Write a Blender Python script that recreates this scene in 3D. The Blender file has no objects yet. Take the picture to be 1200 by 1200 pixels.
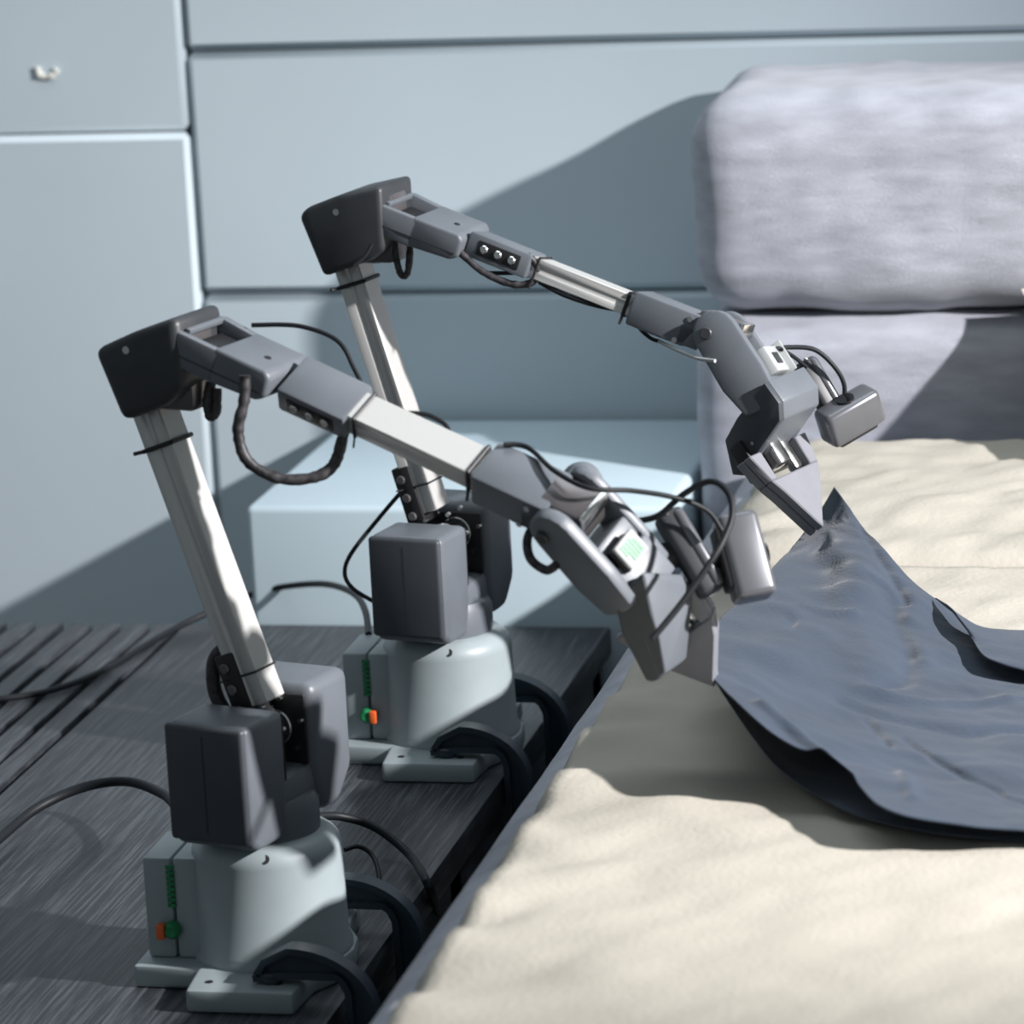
import bpy, bmesh, math, random
import numpy as np
from mathutils import Vector, Matrix, noise

random.seed(4)
SC = bpy.context.scene
COL = SC.collection

# ------------------------------------------------------------------ camera
F_PX, CAM_Z = 4800.0, 1.60
CM = np.array([[0.9764, 0.2105, -0.0498],      # image right, down, forward in the world
               [0.0020, -0.2382, -0.9712],
               [-0.2162, 0.9482, -0.2330]])
ROLL, PITCH, YAW = [math.radians(a) for a in (-2.923, 13.345, -12.885)]
def _cam_matrix():
    cy, sy = math.cos(YAW), math.sin(YAW)
    rz = np.array([[cy, -sy, 0], [sy, cy, 0], [0, 0, 1]])
    b = np.array([[1, 0, 0], [0, 0, -1], [0, 1, 0]])
    c, s = math.cos(PITCH), math.sin(PITCH)
    p = np.array([[1, 0, 0], [0, c, -s], [0, s, c]])
    c, s = math.cos(ROLL), math.sin(ROLL)
    q = np.array([[c, -s, 0], [s, c, 0], [0, 0, 1]])
    return q @ p @ b @ rz
CM = _cam_matrix()
CAM = np.array([0.0, 0.0, CAM_Z])
cd = bpy.data.cameras.new('camera'); cam = bpy.data.objects.new('camera', cd); COL.objects.link(cam)
cd.sensor_width = 36.0; cd.lens = F_PX / 1200 * 36.0
cd.clip_start = 0.05; cd.clip_end = 60
mw = Matrix.Identity(4)
for i in range(3):
    mw[i][0] = CM[0][i]; mw[i][1] = -CM[1][i]; mw[i][2] = -CM[2][i]; mw[i][3] = CAM[i]
cam.matrix_world = mw
cd.dof.use_dof = True; cd.dof.focus_distance = 3.72; cd.dof.aperture_fstop = 7.5
SC.camera = cam

# ------------------------------------------------------------------ light, world, exposure
SC.view_settings.view_transform = 'Standard'; SC.view_settings.look = 'None'
SC.view_settings.exposure = 0.0; SC.view_settings.gamma = 1.0; SC.view_settings.use_curve_mapping = False
w = bpy.data.worlds.new('room_light'); SC.world = w; w.use_nodes = True
w.node_tree.nodes['Background'].inputs[0].default_value = (0.80, 0.92, 1.0, 1)
w.node_tree.nodes['Background'].inputs[1].default_value = 0.20
LAMP = Vector((2.10, 2.75, 2.31)); AIM = Vector((-1.286, 3.753, 0.432))
ld = bpy.data.lights.new('studio_spot', 'SPOT'); lo = bpy.data.objects.new('studio_spot', ld); COL.objects.link(lo)
ld.energy = 1060; ld.color = (1.0, 0.97, 0.972); ld.shadow_soft_size = 0.05
ld.spot_size = math.radians(48); ld.spot_blend = 0.7
lo.location = LAMP; lo.rotation_euler = (AIM - LAMP).to_track_quat('-Z', 'Y').to_euler()

ad = bpy.data.lights.new('overhead_fill', 'AREA'); ao = bpy.data.objects.new('overhead_fill', ad); COL.objects.link(ao)  # added fill from overhead, lifts the wall shade and upward faces
ad.shape = 'RECTANGLE'; ad.size = 2.4; ad.size_y = 1.0; ad.energy = 17; ad.color = (.86, .94, 1.0)
ao.location = (-1.0, 4.0, 2.75)
# ------------------------------------------------------------------ pixel helpers (photo pixel -> point on a real plane)
def ray(px, py): return CM.T @ np.array([(px - 600) / F_PX, (py - 600) / F_PX, 1.0])
def on_z(px, py, z): d = ray(px, py); return CAM + d * (z - CAM[2]) / d[2]
def on_plane(px, py, P, n):
    d = ray(px, py); return CAM + d * (np.dot(P - CAM, n) / np.dot(d, n))
def at_depth(px, py, dep): return CAM + ray(px, py) * dep
def depth_of(P): return float((CM @ (np.asarray(P) - CAM))[2])

# ------------------------------------------------------------------ materials
def mat(name, col, rough=0.5, metal=0.0, spec=0.5, var=0.0, vscale=40, bump=0.0, bscale=300, stretch=None, sheen=0.0):
    m = bpy.data.materials.new(name); m.use_nodes = True
    nt = m.node_tree; b = nt.nodes['Principled BSDF']
    b.inputs['Base Color'].default_value = (*col, 1); b.inputs['Roughness'].default_value = rough
    b.inputs['Metallic'].default_value = metal; b.inputs['Specular IOR Level'].default_value = spec
    if sheen: b.inputs['Sheen Weight'].default_value = sheen
    tc = nt.nodes.new('ShaderNodeTexCoord')
    mp = nt.nodes.new('ShaderNodeMapping'); nt.links.new(tc.outputs['Object'], mp.inputs[0])
    if stretch: mp.inputs['Scale'].default_value = stretch
    if var:
        n = nt.nodes.new('ShaderNodeTexNoise'); n.inputs['Scale'].default_value = vscale; n.inputs['Detail'].default_value = 6
        nt.links.new(mp.outputs[0], n.inputs['Vector'])
        r = nt.nodes.new('ShaderNodeValToRGB')
        r.color_ramp.elements[0].position = 0.3; r.color_ramp.elements[1].position = 0.7
        r.color_ramp.elements[0].color = (*[c * (1 - var) for c in col], 1)
        r.color_ramp.elements[1].color = (*[min(1, c * (1 + var)) for c in col], 1)
        nt.links.new(n.outputs[0], r.inputs[0]); nt.links.new(r.outputs[0], b.inputs['Base Color'])
    if bump:
        n = nt.nodes.new('ShaderNodeTexNoise'); n.inputs['Scale'].default_value = bscale; n.inputs['Detail'].default_value = 4
        nt.links.new(mp.outputs[0], n.inputs['Vector'])
        bp = nt.nodes.new('ShaderNodeBump'); bp.inputs['Strength'].default_value = bump; bp.inputs['Distance'].default_value = 0.002
        nt.links.new(n.outputs[0], bp.inputs['Height']); nt.links.new(bp.outputs[0], b.inputs['Normal'])
    return m

M = {
 'wall': mat('wall_paint', (.50, .58, .625), .55, var=.03, vscale=3, bump=.05, bscale=120),
 'groove': mat('joint_shadow_gap', (.20, .25, .27), .7),
 'floor': mat('floor_tile', (.30, .29, .30), .35, var=.1, vscale=5),
 'box': mat('pale_blue_paint', (.53, .65, .71), .5, var=.03, vscale=4),
 'slate': mat('slate_plastic', (.135, .150, .170), .42, var=.06, vscale=30, bump=.08, bscale=900),
 'dark': mat('charcoal_plastic', (.035, .038, .043), .45, var=.1, vscale=60),
 'black': mat('black_rubber', (.012, .012, .014), .5),
 'cable': mat('cable_sheath', (.010, .012, .015), .5, spec=.3),
 'sleeve': mat('braided_sleeve', (.035, .033, .036), .5, var=.8, vscale=160),
 'base': mat('grey_green_plastic', (.32, .375, .39), .42, var=.03, vscale=40),
 'shade_tone': mat('shade_dark_plastic', (.056, .064, .074), .5, var=.08, vscale=30, bump=.05, bscale=900),  # shade put into the colour, for housing faces turned from the spot
 'alu': mat('brushed_aluminium', (.60, .60, .58), .38, metal=.30, var=.03, vscale=20, stretch=(60, 60, 2)),
 'steel': mat('bright_steel', (.75, .74, .72), .22, metal=1.0),
 'finger': mat('grey_finger_plastic', (.21, .215, .24), .45, var=.05, vscale=50),
 'white': mat('white_plastic', (.40, .42, .42), .4),
 'green': mat('green_solder_mask', (.012, .20, .07), .4, var=.3, vscale=300),
 'orange': mat('orange_plug', (.75, .13, .03), .4),
 'motor': mat('smoked_motor_shell', (.17, .16, .165), .28, metal=.6, var=.25, vscale=25),
 'clamp': mat('blue_black_cast_iron', (.028, .045, .06), .38, var=.15, vscale=50, bump=.1, bscale=400),
 'sofa': mat('grey_weave', (.39, .405, .46), .95, spec=.1, var=.17, vscale=26, stretch=(.6, 1, 2.2), bump=.6, bscale=500, sheen=.2),
 'cream': mat('cream_cotton', (.465, .438, .378), .9, spec=.1, var=.04, vscale=9, bump=.35, bscale=160),
 'pillow': mat('beige_cotton', (.70, .64, .54), .9, spec=.1, var=.06, vscale=20, bump=.3, bscale=300),
 'navy': mat('navy_cotton', (.036, .052, .078), .78, spec=.25, var=.12, vscale=14, bump=.35, bscale=260, sheen=.15),
 'camshell': mat('gunmetal_shell', (.16, .165, .18), .3, metal=.5, var=.05),
 'glass': mat('lens_glass', (.01, .01, .012), .08),
 'chip': mat('bare_plaster', (.66, .66, .60), .8),
}
def wood():
    m = bpy.data.materials.new('black_stained_oak'); m.use_nodes = True
    nt = m.node_tree; b = nt.nodes['Principled BSDF']; L = nt.links.new
    tc = nt.nodes.new('ShaderNodeTexCoord'); mp = nt.nodes.new('ShaderNodeMapping')
    mp.inputs['Scale'].default_value = (330, 9, 60); L(tc.outputs['Object'], mp.inputs[0])
    n = nt.nodes.new('ShaderNodeTexNoise'); n.inputs['Scale'].default_value = 1.0; n.inputs['Detail'].default_value = 5
    n.inputs['Roughness'].default_value = .65
    L(mp.outputs[0], n.inputs['Vector'])
    r = nt.nodes.new('ShaderNodeValToRGB'); e = r.color_ramp.elements
    e[0].position = .45; e[0].color = (.020, .023, .028, 1); e[1].position = .76; e[1].color = (.12, .13, .145, 1)
    L(n.outputs[0], r.inputs[0]); L(r.outputs[0], b.inputs['Base Color'])
    b.inputs['Roughness'].default_value = .42; b.inputs['Specular IOR Level'].default_value = .55
    bp = nt.nodes.new('ShaderNodeBump'); bp.inputs['Strength'].default_value = .35; bp.inputs['Distance'].default_value = .001
    L(n.outputs[0], bp.inputs['Height']); L(bp.outputs[0], b.inputs['Normal'])
    return m
M['wood'] = wood()

# ------------------------------------------------------------------ mesh builder
class Fr:                                            # a frame: origin and three axes
    def __init__(s, o=(0, 0, 0), x=(1, 0, 0), y=(0, 1, 0), z=(0, 0, 1)):
        s.o, s.x, s.y, s.z = [np.asarray(a, float) for a in (o, x, y, z)]
    def p(s, a, b, c): return s.o + a * s.x + b * s.y + c * s.z
    def at(s, a, b, c): return Fr(s.p(a, b, c), s.x, s.y, s.z)
W0 = Fr()
def unit(v): v = np.asarray(v, float); return v / np.linalg.norm(v)

class G:
    def __init__(s): s.v, s.f = [], []
    def add(s, vs, fs):
        k = len(s.v); s.v += [tuple(map(float, v)) for v in vs]; s.f += [tuple(i + k for i in f) for f in fs]
        return s
    def _bm(s, fr, pts, faces, bev, seg):
        bm = bmesh.new(); vs = [bm.verts.new(p) for p in pts]
        for f in faces: bm.faces.new([vs[i] for i in f])
        bmesh.ops.recalc_face_normals(bm, faces=bm.faces)
        if bev: bmesh.ops.bevel(bm, geom=bm.edges[:] + bm.verts[:], offset=bev, segments=seg, profile=.5, affect='EDGES', clamp_overlap=True)
        bm.verts.index_update()
        s.add([fr.p(*v.co) for v in bm.verts], [[v.index for v in f.verts] for f in bm.faces]); bm.free()
        return s
    def box(s, fr, lo, hi, bev=0.0, seg=2):
        (a, b, c), (d, e, f) = lo, hi
        P = [(a, b, c), (d, b, c), (d, e, c), (a, e, c), (a, b, f), (d, b, f), (d, e, f), (a, e, f)]
        return s._bm(fr, P, [(0, 3, 2, 1), (4, 5, 6, 7), (0, 1, 5, 4), (1, 2, 6, 5), (2, 3, 7, 6), (3, 0, 4, 7)], bev, seg)
    def prism(s, fr, poly, y0, y1, bev=0.0, seg=2):  # polygon in (x, z), extruded along y
        n = len(poly)
        P = [(a, y0, b) for a, b in poly] + [(a, y1, b) for a, b in poly]
        fs = [tuple(range(n)), tuple(range(2 * n - 1, n - 1, -1))] + [(i, (i + 1) % n, n + (i + 1) % n, n + i) for i in range(n)]
        return s._bm(fr, P, fs, bev, seg)
    def lathe(s, fr, prof, seg=40):                  # (r, h) about the frame's z
        k = len(prof); vs = []; fs = []
        for i in range(seg):
            a = 2 * math.pi * i / seg
            for r, h in prof: vs.append(fr.p(r * math.cos(a), r * math.sin(a), h))
        for i in range(seg):
            j = (i + 1) % seg
            for t in range(k - 1): fs.append((i * k + t, j * k + t, j * k + t + 1, i * k + t + 1))
        fs.append(tuple(i * k for i in range(seg))[::-1]); fs.append(tuple(i * k + k - 1 for i in range(seg)))
        return s.add(vs, fs)
    def cyl(s, fr, r, h0, h1, seg=20, ch=0.0):
        pr = [(r, h0), (r, h1)] if not ch else [(r - ch, h0), (r, h0 + ch), (r, h1 - ch), (r - ch, h1)]
        return s.lathe(fr, pr, seg)
    def tube(s, pts, r, seg=10, sub=8, jitter=0.0, closed=False):
        P = [np.asarray(p, float) for p in pts]
        if sub > 1 and len(P) > 2:
            Q = []
            for i in range(len(P) - 1):
                p0, p1, p2, p3 = P[max(i - 1, 0)], P[i], P[i + 1], P[min(i + 2, len(P) - 1)]
                for k in range(sub):
                    t = k / sub
                    Q.append(.5 * (2 * p1 + (p2 - p0) * t + (2 * p0 - 5 * p1 + 4 * p2 - p3) * t * t + (3 * p1 - p0 - 3 * p2 + p3) * t ** 3))
            Q.append(P[-1]); P = Q
        vs, fs = [], []; up = np.array([.13, .29, .95])
        for i, p in enumerate(P):
            t = unit(P[min(i + 1, len(P) - 1)] - P[max(i - 1, 0)])
            a = up - np.dot(up, t) * t
            if np.linalg.norm(a) < .05: a = np.array([1., 0, 0]) - t[0] * t
            a = unit(a); up = a; b = np.cross(t, a)
            rr = r * (1 + random.uniform(-jitter, jitter))
            for k in range(seg):
                an = 2 * math.pi * k / seg
                vs.append(p + rr * (math.cos(an) * a + math.sin(an) * b))
        for i in range(len(P) - 1):
            for k in range(seg):
                k2 = (k + 1) % seg
                fs.append((i * seg + k, i * seg + k2, (i + 1) * seg + k2, (i + 1) * seg + k))
        fs.append(tuple(range(seg))[::-1]); n = (len(P) - 1) * seg; fs.append(tuple(n + k for k in range(seg)))
        return s.add(vs, fs)
    def grid(s, rows):
        k = len(rows[0]); vs = [p for r in rows for p in r]
        return s.add(vs, [(i * k + j, i * k + j + 1, (i + 1) * k + j + 1, (i + 1) * k + j) for i in range(len(rows) - 1) for j in range(k - 1)])
    def build(s, name, m, parent=None, root=None, angle=38, fix=True):
        o0 = np.array(root.location if root else (0, 0, 0), float)
        me = bpy.data.meshes.new(name); me.from_pydata([tuple(np.array(v) - o0) for v in s.v], [], s.f)
        if fix:
            bm = bmesh.new(); bm.from_mesh(me); bmesh.ops.recalc_face_normals(bm, faces=bm.faces); bm.to_mesh(me); bm.free()
        me.polygons.foreach_set('use_smooth', [True] * len(me.polygons))
        me.set_sharp_from_angle(angle=math.radians(angle))
        me.materials.append(m if not isinstance(m, str) else M[m])
        o = bpy.data.objects.new(name, me); COL.objects.link(o)
        if parent: o.parent = parent
        elif root is None: pass
        return o

def tag(o, label=None, cat=None, group=None, kind=None):
    for k, v in (('label', label), ('category', cat), ('group', group), ('kind', kind)):
        if v: o[k] = v
    return o
def empty(name, loc, label, cat, group=None):
    o = bpy.data.objects.new(name, None); COL.objects.link(o); o.location = tuple(map(float, loc)); o.empty_display_size = .05
    return tag(o, label, cat, group)
def solo(g, name, m, label, cat, loc, group=None, **kw): # a thing of one mesh, its origin at loc
    class R: location = tuple(map(float, loc))
    o = g.build(name, m, root=R, **kw); o.location = R.location
    return tag(o, label, cat, group)
def fbm(x, y, z=0.0, o=4): return noise.fractal(Vector((x, y, z)), .6, 2.0, o)

# ------------------------------------------------------------------ the setting
FLOOR, TZ, WALL_Y = 0.14, 0.42, 4.80
tag(G().box(W0, (-5, -2, FLOOR - .05), (4, WALL_Y + .2, FLOOR)).build('floor', 'floor'), kind='structure')
wall = tag(G().box(W0, (-5, WALL_Y + .004, FLOOR), (4, WALL_Y + .15, 2.9)).build('wall_back', 'groove'), kind='structure')
XJ = -1.475
def panel(x0, x1, z0, z1):
    G().box(W0, (x0 + .0012, WALL_Y - .014, z0 + .0012), (x1 - .0012, WALL_Y + .006, z1 - .0012), .008, 1).build('panel', 'wall', wall)
zr = [FLOOR, .30, .711, 1.0115, 1.45, 1.9, 2.35, 2.9]
for a, b in zip(zr[:-1], zr[1:]): panel(XJ, .35, a, b); panel(.35, 2.2, a, b)
zl = [FLOOR, .914, 1.36, 1.8, 2.3, 2.9]
for a, b in zip(zl[:-1], zl[1:]): panel(XJ - 1.5, XJ, a, b); panel(XJ - 3.3, XJ - 1.5, a, b)
g = G(); pc = [np.array((-1.652 + dx, WALL_Y - .0160, .992 + dz)) for dx, dz in ((-.012, .006), (-.010, -.003), (-.002, -.006), (.008, -.004), (.013, .002))]
g.tube(pc, .0042, 8, 6, .2).build('plaster_chip', 'chip', wall)['label'] = 'white chipped mark on the wall panel'

# pale blue box bench against the wall
bx = empty('box_bench', (-1.0, 4.53, FLOOR), 'pale blue painted box bench against the panelled wall behind the arms', 'bench')
G().box(W0, (-1.296, 4.318, FLOOR + .03), (-.812, 4.772, .555), .008, 3).build('body', 'box', bx, bx)
G().box(W0, (-1.27, 4.34, FLOOR + .001), (-.84, 4.76, FLOOR + .03)).build('plinth', 'dark', bx, bx)

# ------------------------------------------------------------------ table
tb = empty('coffee_table', (-1.3, 3.3, FLOOR), 'low black stained wooden table with a slatted end carrying both robot arms', 'table')
T0Y, T1Y = 2.45, 4.31
G().box(W0, (-1.372, T0Y, TZ - .032), (-.88, T1Y, TZ), .003).build('tabletop', 'wood', tb, tb)
x = -1.381
for k in range(12):
    G().box(W0, (x - .0250, T0Y if k > 3 else T0Y, TZ - .032), (x, T1Y, TZ), .002).build('slat', 'wood', tb, tb)
    x -= .0343
for yy in (2.62, 3.3, 4.2):
    G().box(W0, (-1.80, yy, TZ - .062), (-1.36, yy + .06, TZ - .032)).build('slat_rail', 'wood', tb, tb)
G().box(W0, (-.905, T0Y + .03, TZ - .095), (-.885, T1Y - .03, TZ - .032), .002).build('apron', 'wood', tb, tb)
G().box(W0, (-1.80, T1Y - .05, TZ - .095), (-.905, T1Y - .03, TZ - .032), .002).build('apron', 'wood', tb, tb)
for xx in (-.93, -1.80):
    for yy in (T0Y + .04, T1Y - .09, 3.53):
        G().box(W0, (xx, yy, FLOOR), (xx + .045, yy + .045, TZ - .032), .002).build('leg', 'wood', tb, tb)

# ------------------------------------------------------------------ sofa
SZ = .600
so = empty('sofa', (-.2, 3.9, FLOOR), 'grey woven fabric sofa with a deep seat and two stacked back cushions', 'sofa')
def soft(lo, hi, bev, amp, seed, nx=48, power=1.0, bulge=0.0):
    """A padded cushion: a rounded box, finely divided, with soft dents."""
    bm = bmesh.new(); bmesh.ops.create_cube(bm, size=1)
    lo, hi = np.array(lo), np.array(hi)
    for v in bm.verts: v.co = Vector(((lo + hi) / 2 + np.array(v.co) * (hi - lo)))
    bmesh.ops.bevel(bm, geom=bm.edges[:] + bm.verts[:], offset=bev, segments=5, profile=.5, affect='EDGES')
    for _ in range(7):
        es = [e for e in bm.edges if e.calc_length() > (hi - lo).max() / nx]
        if not es: break
        bmesh.ops.subdivide_edges(bm, edges=es, cuts=1, use_grid_fill=True)
    bm.normal_update()
    c = (lo + hi) / 2; h = (hi - lo) / 2
    for v in bm.verts:
        q = (np.array(v.co) - c) / h
        k = amp * fbm(v.co.x * 7 + seed, v.co.y * 7, v.co.z * 7, 3)
        k += bulge * max(0, 1 - q[0] ** 2) ** .5 * max(0, 1 - q[2] ** 2) ** .5 * (1 if abs(q[1]) > .9 else 0)
        v.co += v.normal * k
    bmesh.ops.triangulate(bm, faces=[f for f in bm.faces if len(f.verts) > 4])
    bm.verts.index_update()
    gg = G(); gg.add([tuple(v.co) for v in bm.verts], [[v.index for v in f.verts] for f in bm.faces]); bm.free()
    return gg
soft((-.739, 1.9, .40), (.75, 4.44, SZ), .05, .001, 1).build('seat_cushion', 'sofa', so, so, angle=80)
G().box(W0, (-.70, 1.93, .22), (.74, 4.76, .40), .01).build('base_frame', 'dark', so, so)
for xx in (-.66, .64):
    for yy in (2.0, 4.6): G().box(W0, (xx, yy, FLOOR), (xx + .05, yy + .05, .22), .004).build('leg', 'dark', so, so)
lb = soft((-.805, 4.450, .40), (.75, 4.775, .738), .045, .003, 5, 60); lb.build('lower_back_cushion', 'sofa', so, so, angle=80)
ub = soft((-.800, 4.446, .741), (.75, 4.765, .990), .055, .0045, 9, 80, bulge=.008)
ub.build('upper_back_cushion', 'sofa', so, so, angle=80)

# beige pillow just beyond the frame, leaning on the back cushion
def pillow_mesh():
    A, Bq = np.array((-.420, 4.425, .772)), np.array((-.325, 4.10, .645))
    e1 = unit(Bq - A); e2 = unit(np.array((1, .35, 0)) - e1 * np.dot(e1, (1, .35, 0))); e3 = np.cross(e1, e2)
    e3 = e3 if e3[2] > 0 else -e3
    h1, h2, th, n = np.linalg.norm(Bq - A) / 2, .19, .032, 18; c = (A + Bq) / 2 + e2 * h2; gg = G()
    for sgn in (-1, 1):
        rows = []
        for i in range(n + 1):
            r = []
            for j in range(n + 1):
                u_, v_ = 2 * i / n - 1, 2 * j / n - 1
                k = (max(0, 1 - u_ ** 4) * max(0, 1 - v_ ** 4)) ** .6
                pin = 1 + .04 * (u_ * u_ * v_ * v_)
                r.append(c + e1 * u_ * h1 * pin + e2 * v_ * h2 * pin + e3 * sgn * th * k)
            rows.append(r)
        gg.grid(rows)
    return gg
solo(pillow_mesh(), 'pillow', 'pillow', 'beige cushion leaning on the sofa back at the right edge of the photo', 'pillow', (-.25, 4.28, .62), angle=80)

# ------------------------------------------------------------------ cream sheets
def sheet(name, x0, x1, y0, y1, z, label, seed, wav, amp, dx=.011, corner=0.0, edge=.012):
    gg = G(); rows = []
    nx, ny = int((x1 - x0) / dx), int((y1 - y0) / dx)
    for j in range(ny + 1):
        t = j / ny; y = y0 + (y1 - y0) * t; r = []
        xl = x0 + wav * (fbm(y * 6, seed, 0, 3)) + .35 * wav * math.sin(y * 47 + seed)
        if corner and y > y1 - corner: xl += corner - math.sqrt(max(0, corner ** 2 - (y - y1 + corner) ** 2)) * .98
        yb = .004 * fbm(seed, y0 * 3, 2, 2)
        for i in range(nx + 1):
            s = i / nx; xx = xl + (x1 - xl) * s
            d = min((xx - xl), (y - y0), (y1 - y))
            rim = 1 - math.exp(-max(0, d) / edge)
            # folds run roughly across, fading in from the left edge, plus crumples
            h = .5 * amp * fbm(xx * 5 + seed, y * 9, 0, 3) + .5 * amp * abs(fbm(xx * 9 - y * 6, seed + y * 5, 1.7, 3))
            e = math.exp(-(xx - xl) / .07)
            h += e * .005 * math.sin(y * 52 + 3 * fbm(y * 4, xx * 8, seed, 2) + seed)
            yy = y + (yb if j in (0, ny) else 0) + .004 * fbm(xx * 7, y * 2, seed, 2)
            q = max(0., -.689 - xx); base = SZ - .05 + math.sqrt(max(0, .0025 - q * q))
            r.append((xx, yy, base + .0015 + (z - SZ) * rim + max(h, -.006) * rim * 1.1))
        rows.append(r)
    gg.grid(rows)
    o = solo(gg, name, 'cream', label, 'sheet', ((x0 + x1) / 2, (y0 + y1) / 2, SZ), 'cream sheets on the sofa seat', angle=180, fix=False)
    sm = o.modifiers.new('thickness', 'SOLIDIFY'); sm.thickness = .0015; sm.offset = -1
    return o
sheet('bed_sheet', -.699, .55, 2.05, 3.828, .615, 'crumpled cream cotton sheet over the near part of the sofa seat, under the navy garment', 3.0, .005, .006, edge=.003)
sheet('bed_sheet', -.697, .55, 3.838, 4.375, .626, 'puffy cream cotton sheet folded against the sofa back cushions', 8.0, .010, .012, corner=.09, edge=.02)

# ------------------------------------------------------------------ navy garment held between the grippers
def spline_net(net, nu, nv):
    A = np.array(net, float)
    def cr(P, t):
        n = len(P) - 1; f = min(t * n, n - 1e-6); i = int(f); u = f - i
        p0, p1, p2, p3 = P[max(i - 1, 0)], P[i], P[i + 1], P[min(i + 2, n)]
        return .5 * (2 * p1 + (p2 - p0) * u + (2 * p0 - 5 * p1 + 4 * p2 - p3) * u * u + (3 * p1 - p0 - 3 * p2 + p3) * u ** 3)
    rows = []
    for j in range(nv + 1):
        line = np.array([cr(A[:, k], j / nv) for k in range(A.shape[1])])
        rows.append([cr(line, i / nu) for i in range(nu + 1)])
    return np.array(rows)
def net3(rows): return [[on_z(*q) for q in r] for r in rows]
def cloth(name, net, nu, nv, wr, seed, parent, creased=False):
    S = spline_net(net3(net), nu, nv); out = []
    ap = on_z(970, 600, .69)
    for j, r in enumerate(S):
        o = []
        for i, p in enumerate(r):
            x, y, z = p
            d = math.hypot(x - ap[0], y - ap[1]); an = math.atan2(y - ap[1], x - ap[0])
            k = .45 * wr * math.sin(an * 13 + 2 * fbm(x * 6, y * 6, seed, 2)) * min(1, d / .1) * math.exp(-d / .22)
            k += min(1, d / .09) * (wr * .8 * fbm(x * 7 + seed, y * 9, seed, 2) + wr * .45 * fbm(x * 13 + y * 5, y * 22, seed, 2) + wr * .22 * abs(fbm(x * 22, y * 30 + x * 9, seed + 4, 2)))
            e = min(1, .25 + min(i / nu, j / nv, 1 - j / nv) * 8)
            o.append((x, y, max(z + k * e + (crease_at(x, y) if creased else 0), .621)))
        out.append(o)
    gg = G(); gg.grid(out)
    ob = gg.build(name, 'navy', parent, parent, angle=180, fix=False)
    sm = ob.modifiers.new('thickness', 'SOLIDIFY'); sm.thickness = .0012; sm.offset = 0
    return ob
cl = empty('garment', on_z(1050, 850, .61), 'crumpled navy cotton garment lifted by both grippers off the cream sheet', 'garment')
main = [
 [(978, 571, .695), (1022, 628, .676), (1066, 679, .656), (1104, 709, .640), (1142, 737, .632), (1180, 743, .628), (1240, 746, .627), (1300, 748, .627)],
 [(958, 603, .672), (1004, 650, .672), (1052, 700, .656), (1094, 735, .642), (1135, 765, .632), (1180, 782, .628), (1240, 792, .627), (1300, 797, .627)],
 [(930, 640, .663), (980, 678, .672), (1034, 722, .658), (1084, 762, .644), (1130, 796, .634), (1180, 815, .630), (1240, 828, .628), (1300, 836, .628)],
 [(886, 687, .680), (940, 724, .676), (994, 768, .658), (1050, 802, .644), (1115, 834, .634), (1175, 852, .630), (1240, 864, .628), (1300, 870, .628)],
 [(837, 735, .688), (884, 777, .682), (942, 817, .664), (1012, 852, .645), (1092, 882, .636), (1165, 898, .632), (1240, 906, .630), (1300, 911, .630)],
 [(836, 766, .690), (884, 812, .683), (940, 852, .666), (1014, 889, .648), (1092, 920, .638), (1162, 934, .634), (1240, 942, .632), (1300, 946, .632)],
 [(835, 794, .692), (880, 838, .687), (926, 872, .668), (985, 898, .654), (1034, 946, .650), (1110, 965, .640), (1200, 974, .634), (1300, 980, .632)],
]
CREASES = [  # (photo pixels, assumed height, half width, depth)
 ([(1000, 612), (1020, 645), (1040, 665), (1062, 690)], .668, .0050, -.0045),
 ([(1060, 868), (1090, 886), (1130, 903), (1168, 915), (1176, 922), (1210, 930)], .640, .0030, -.0035),
 ([(970, 665), (962, 695), (955, 730)], .668, .018, -.0045),
 ([(985, 640), (1010, 690), (1015, 745), (1020, 790)], .660, .018, .004),
 ([(1045, 715), (1065, 755), (1060, 790), (1030, 800)], .650, .010, -.005),
 ([(1075, 700), (1060, 735), (1085, 765)], .650, .010, .004),
 ([(940, 722), (985, 722), (1000, 720)], .664, .006, .004),
 ([(905, 735), (930, 742), (925, 752)], .664, .004, -.003),
 ([(895, 848), (930, 862), (960, 874), (990, 893)], .666, .007, .007),
 ([(985, 830), (1050, 838), (1130, 845), (1220, 835)], .646, .007, -.004),
 ([(1010, 815), (1090, 815), (1180, 800)], .646, .008, .004),
 ([(1070, 935), (1064, 920), (1058, 900)], .645, .006, .004),
 ([(1015, 838), (1030, 855), (1042, 868)], .648, .004, -.004),
]
CREASES = [([on_z(p_[0], p_[1], z_)[:2] for p_ in pl_], w_, d_) for pl_, z_, w_, d_ in CREASES]
def crease_at(x, y):
    t = 0.0
    for pl_, w_, d_ in CREASES:
        m = 9.
        for i in range(len(pl_) - 1):
            ax, ay = pl_[i]; bx_, by_ = pl_[i + 1]; vx, vy = bx_ - ax, by_ - ay
            k = max(0, min(1, ((x - ax) * vx + (y - ay) * vy) / (vx * vx + vy * vy + 1e-12)))
            dd = (x - ax - k * vx) ** 2 + (y - ay - k * vy) ** 2
            if dd < m: m = dd
        if m < 9 * w_ * w_: t += d_ * math.exp(-m / (w_ * w_))
    return t
cloth('front_panel', main, 150, 110, .006, 2.0, cl, True)
low = [
 [(892, 790, .640), (935, 835, .626), (990, 868, .624), (1060, 905, .624), (1120, 930, .624), (1180, 950, .624), (1300, 960, .624)],
 [(866, 800, .652), (910, 858, .632), (955, 900, .624), (1015, 935, .624), (1090, 960, .624), (1170, 975, .624), (1300, 980, .624)],
 [(838, 798, .690), (884, 866, .655), (924, 910, .630), (998, 953, .626), (1080, 974, .624), (1170, 984, .622), (1300, 990, .622)],
]
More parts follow.
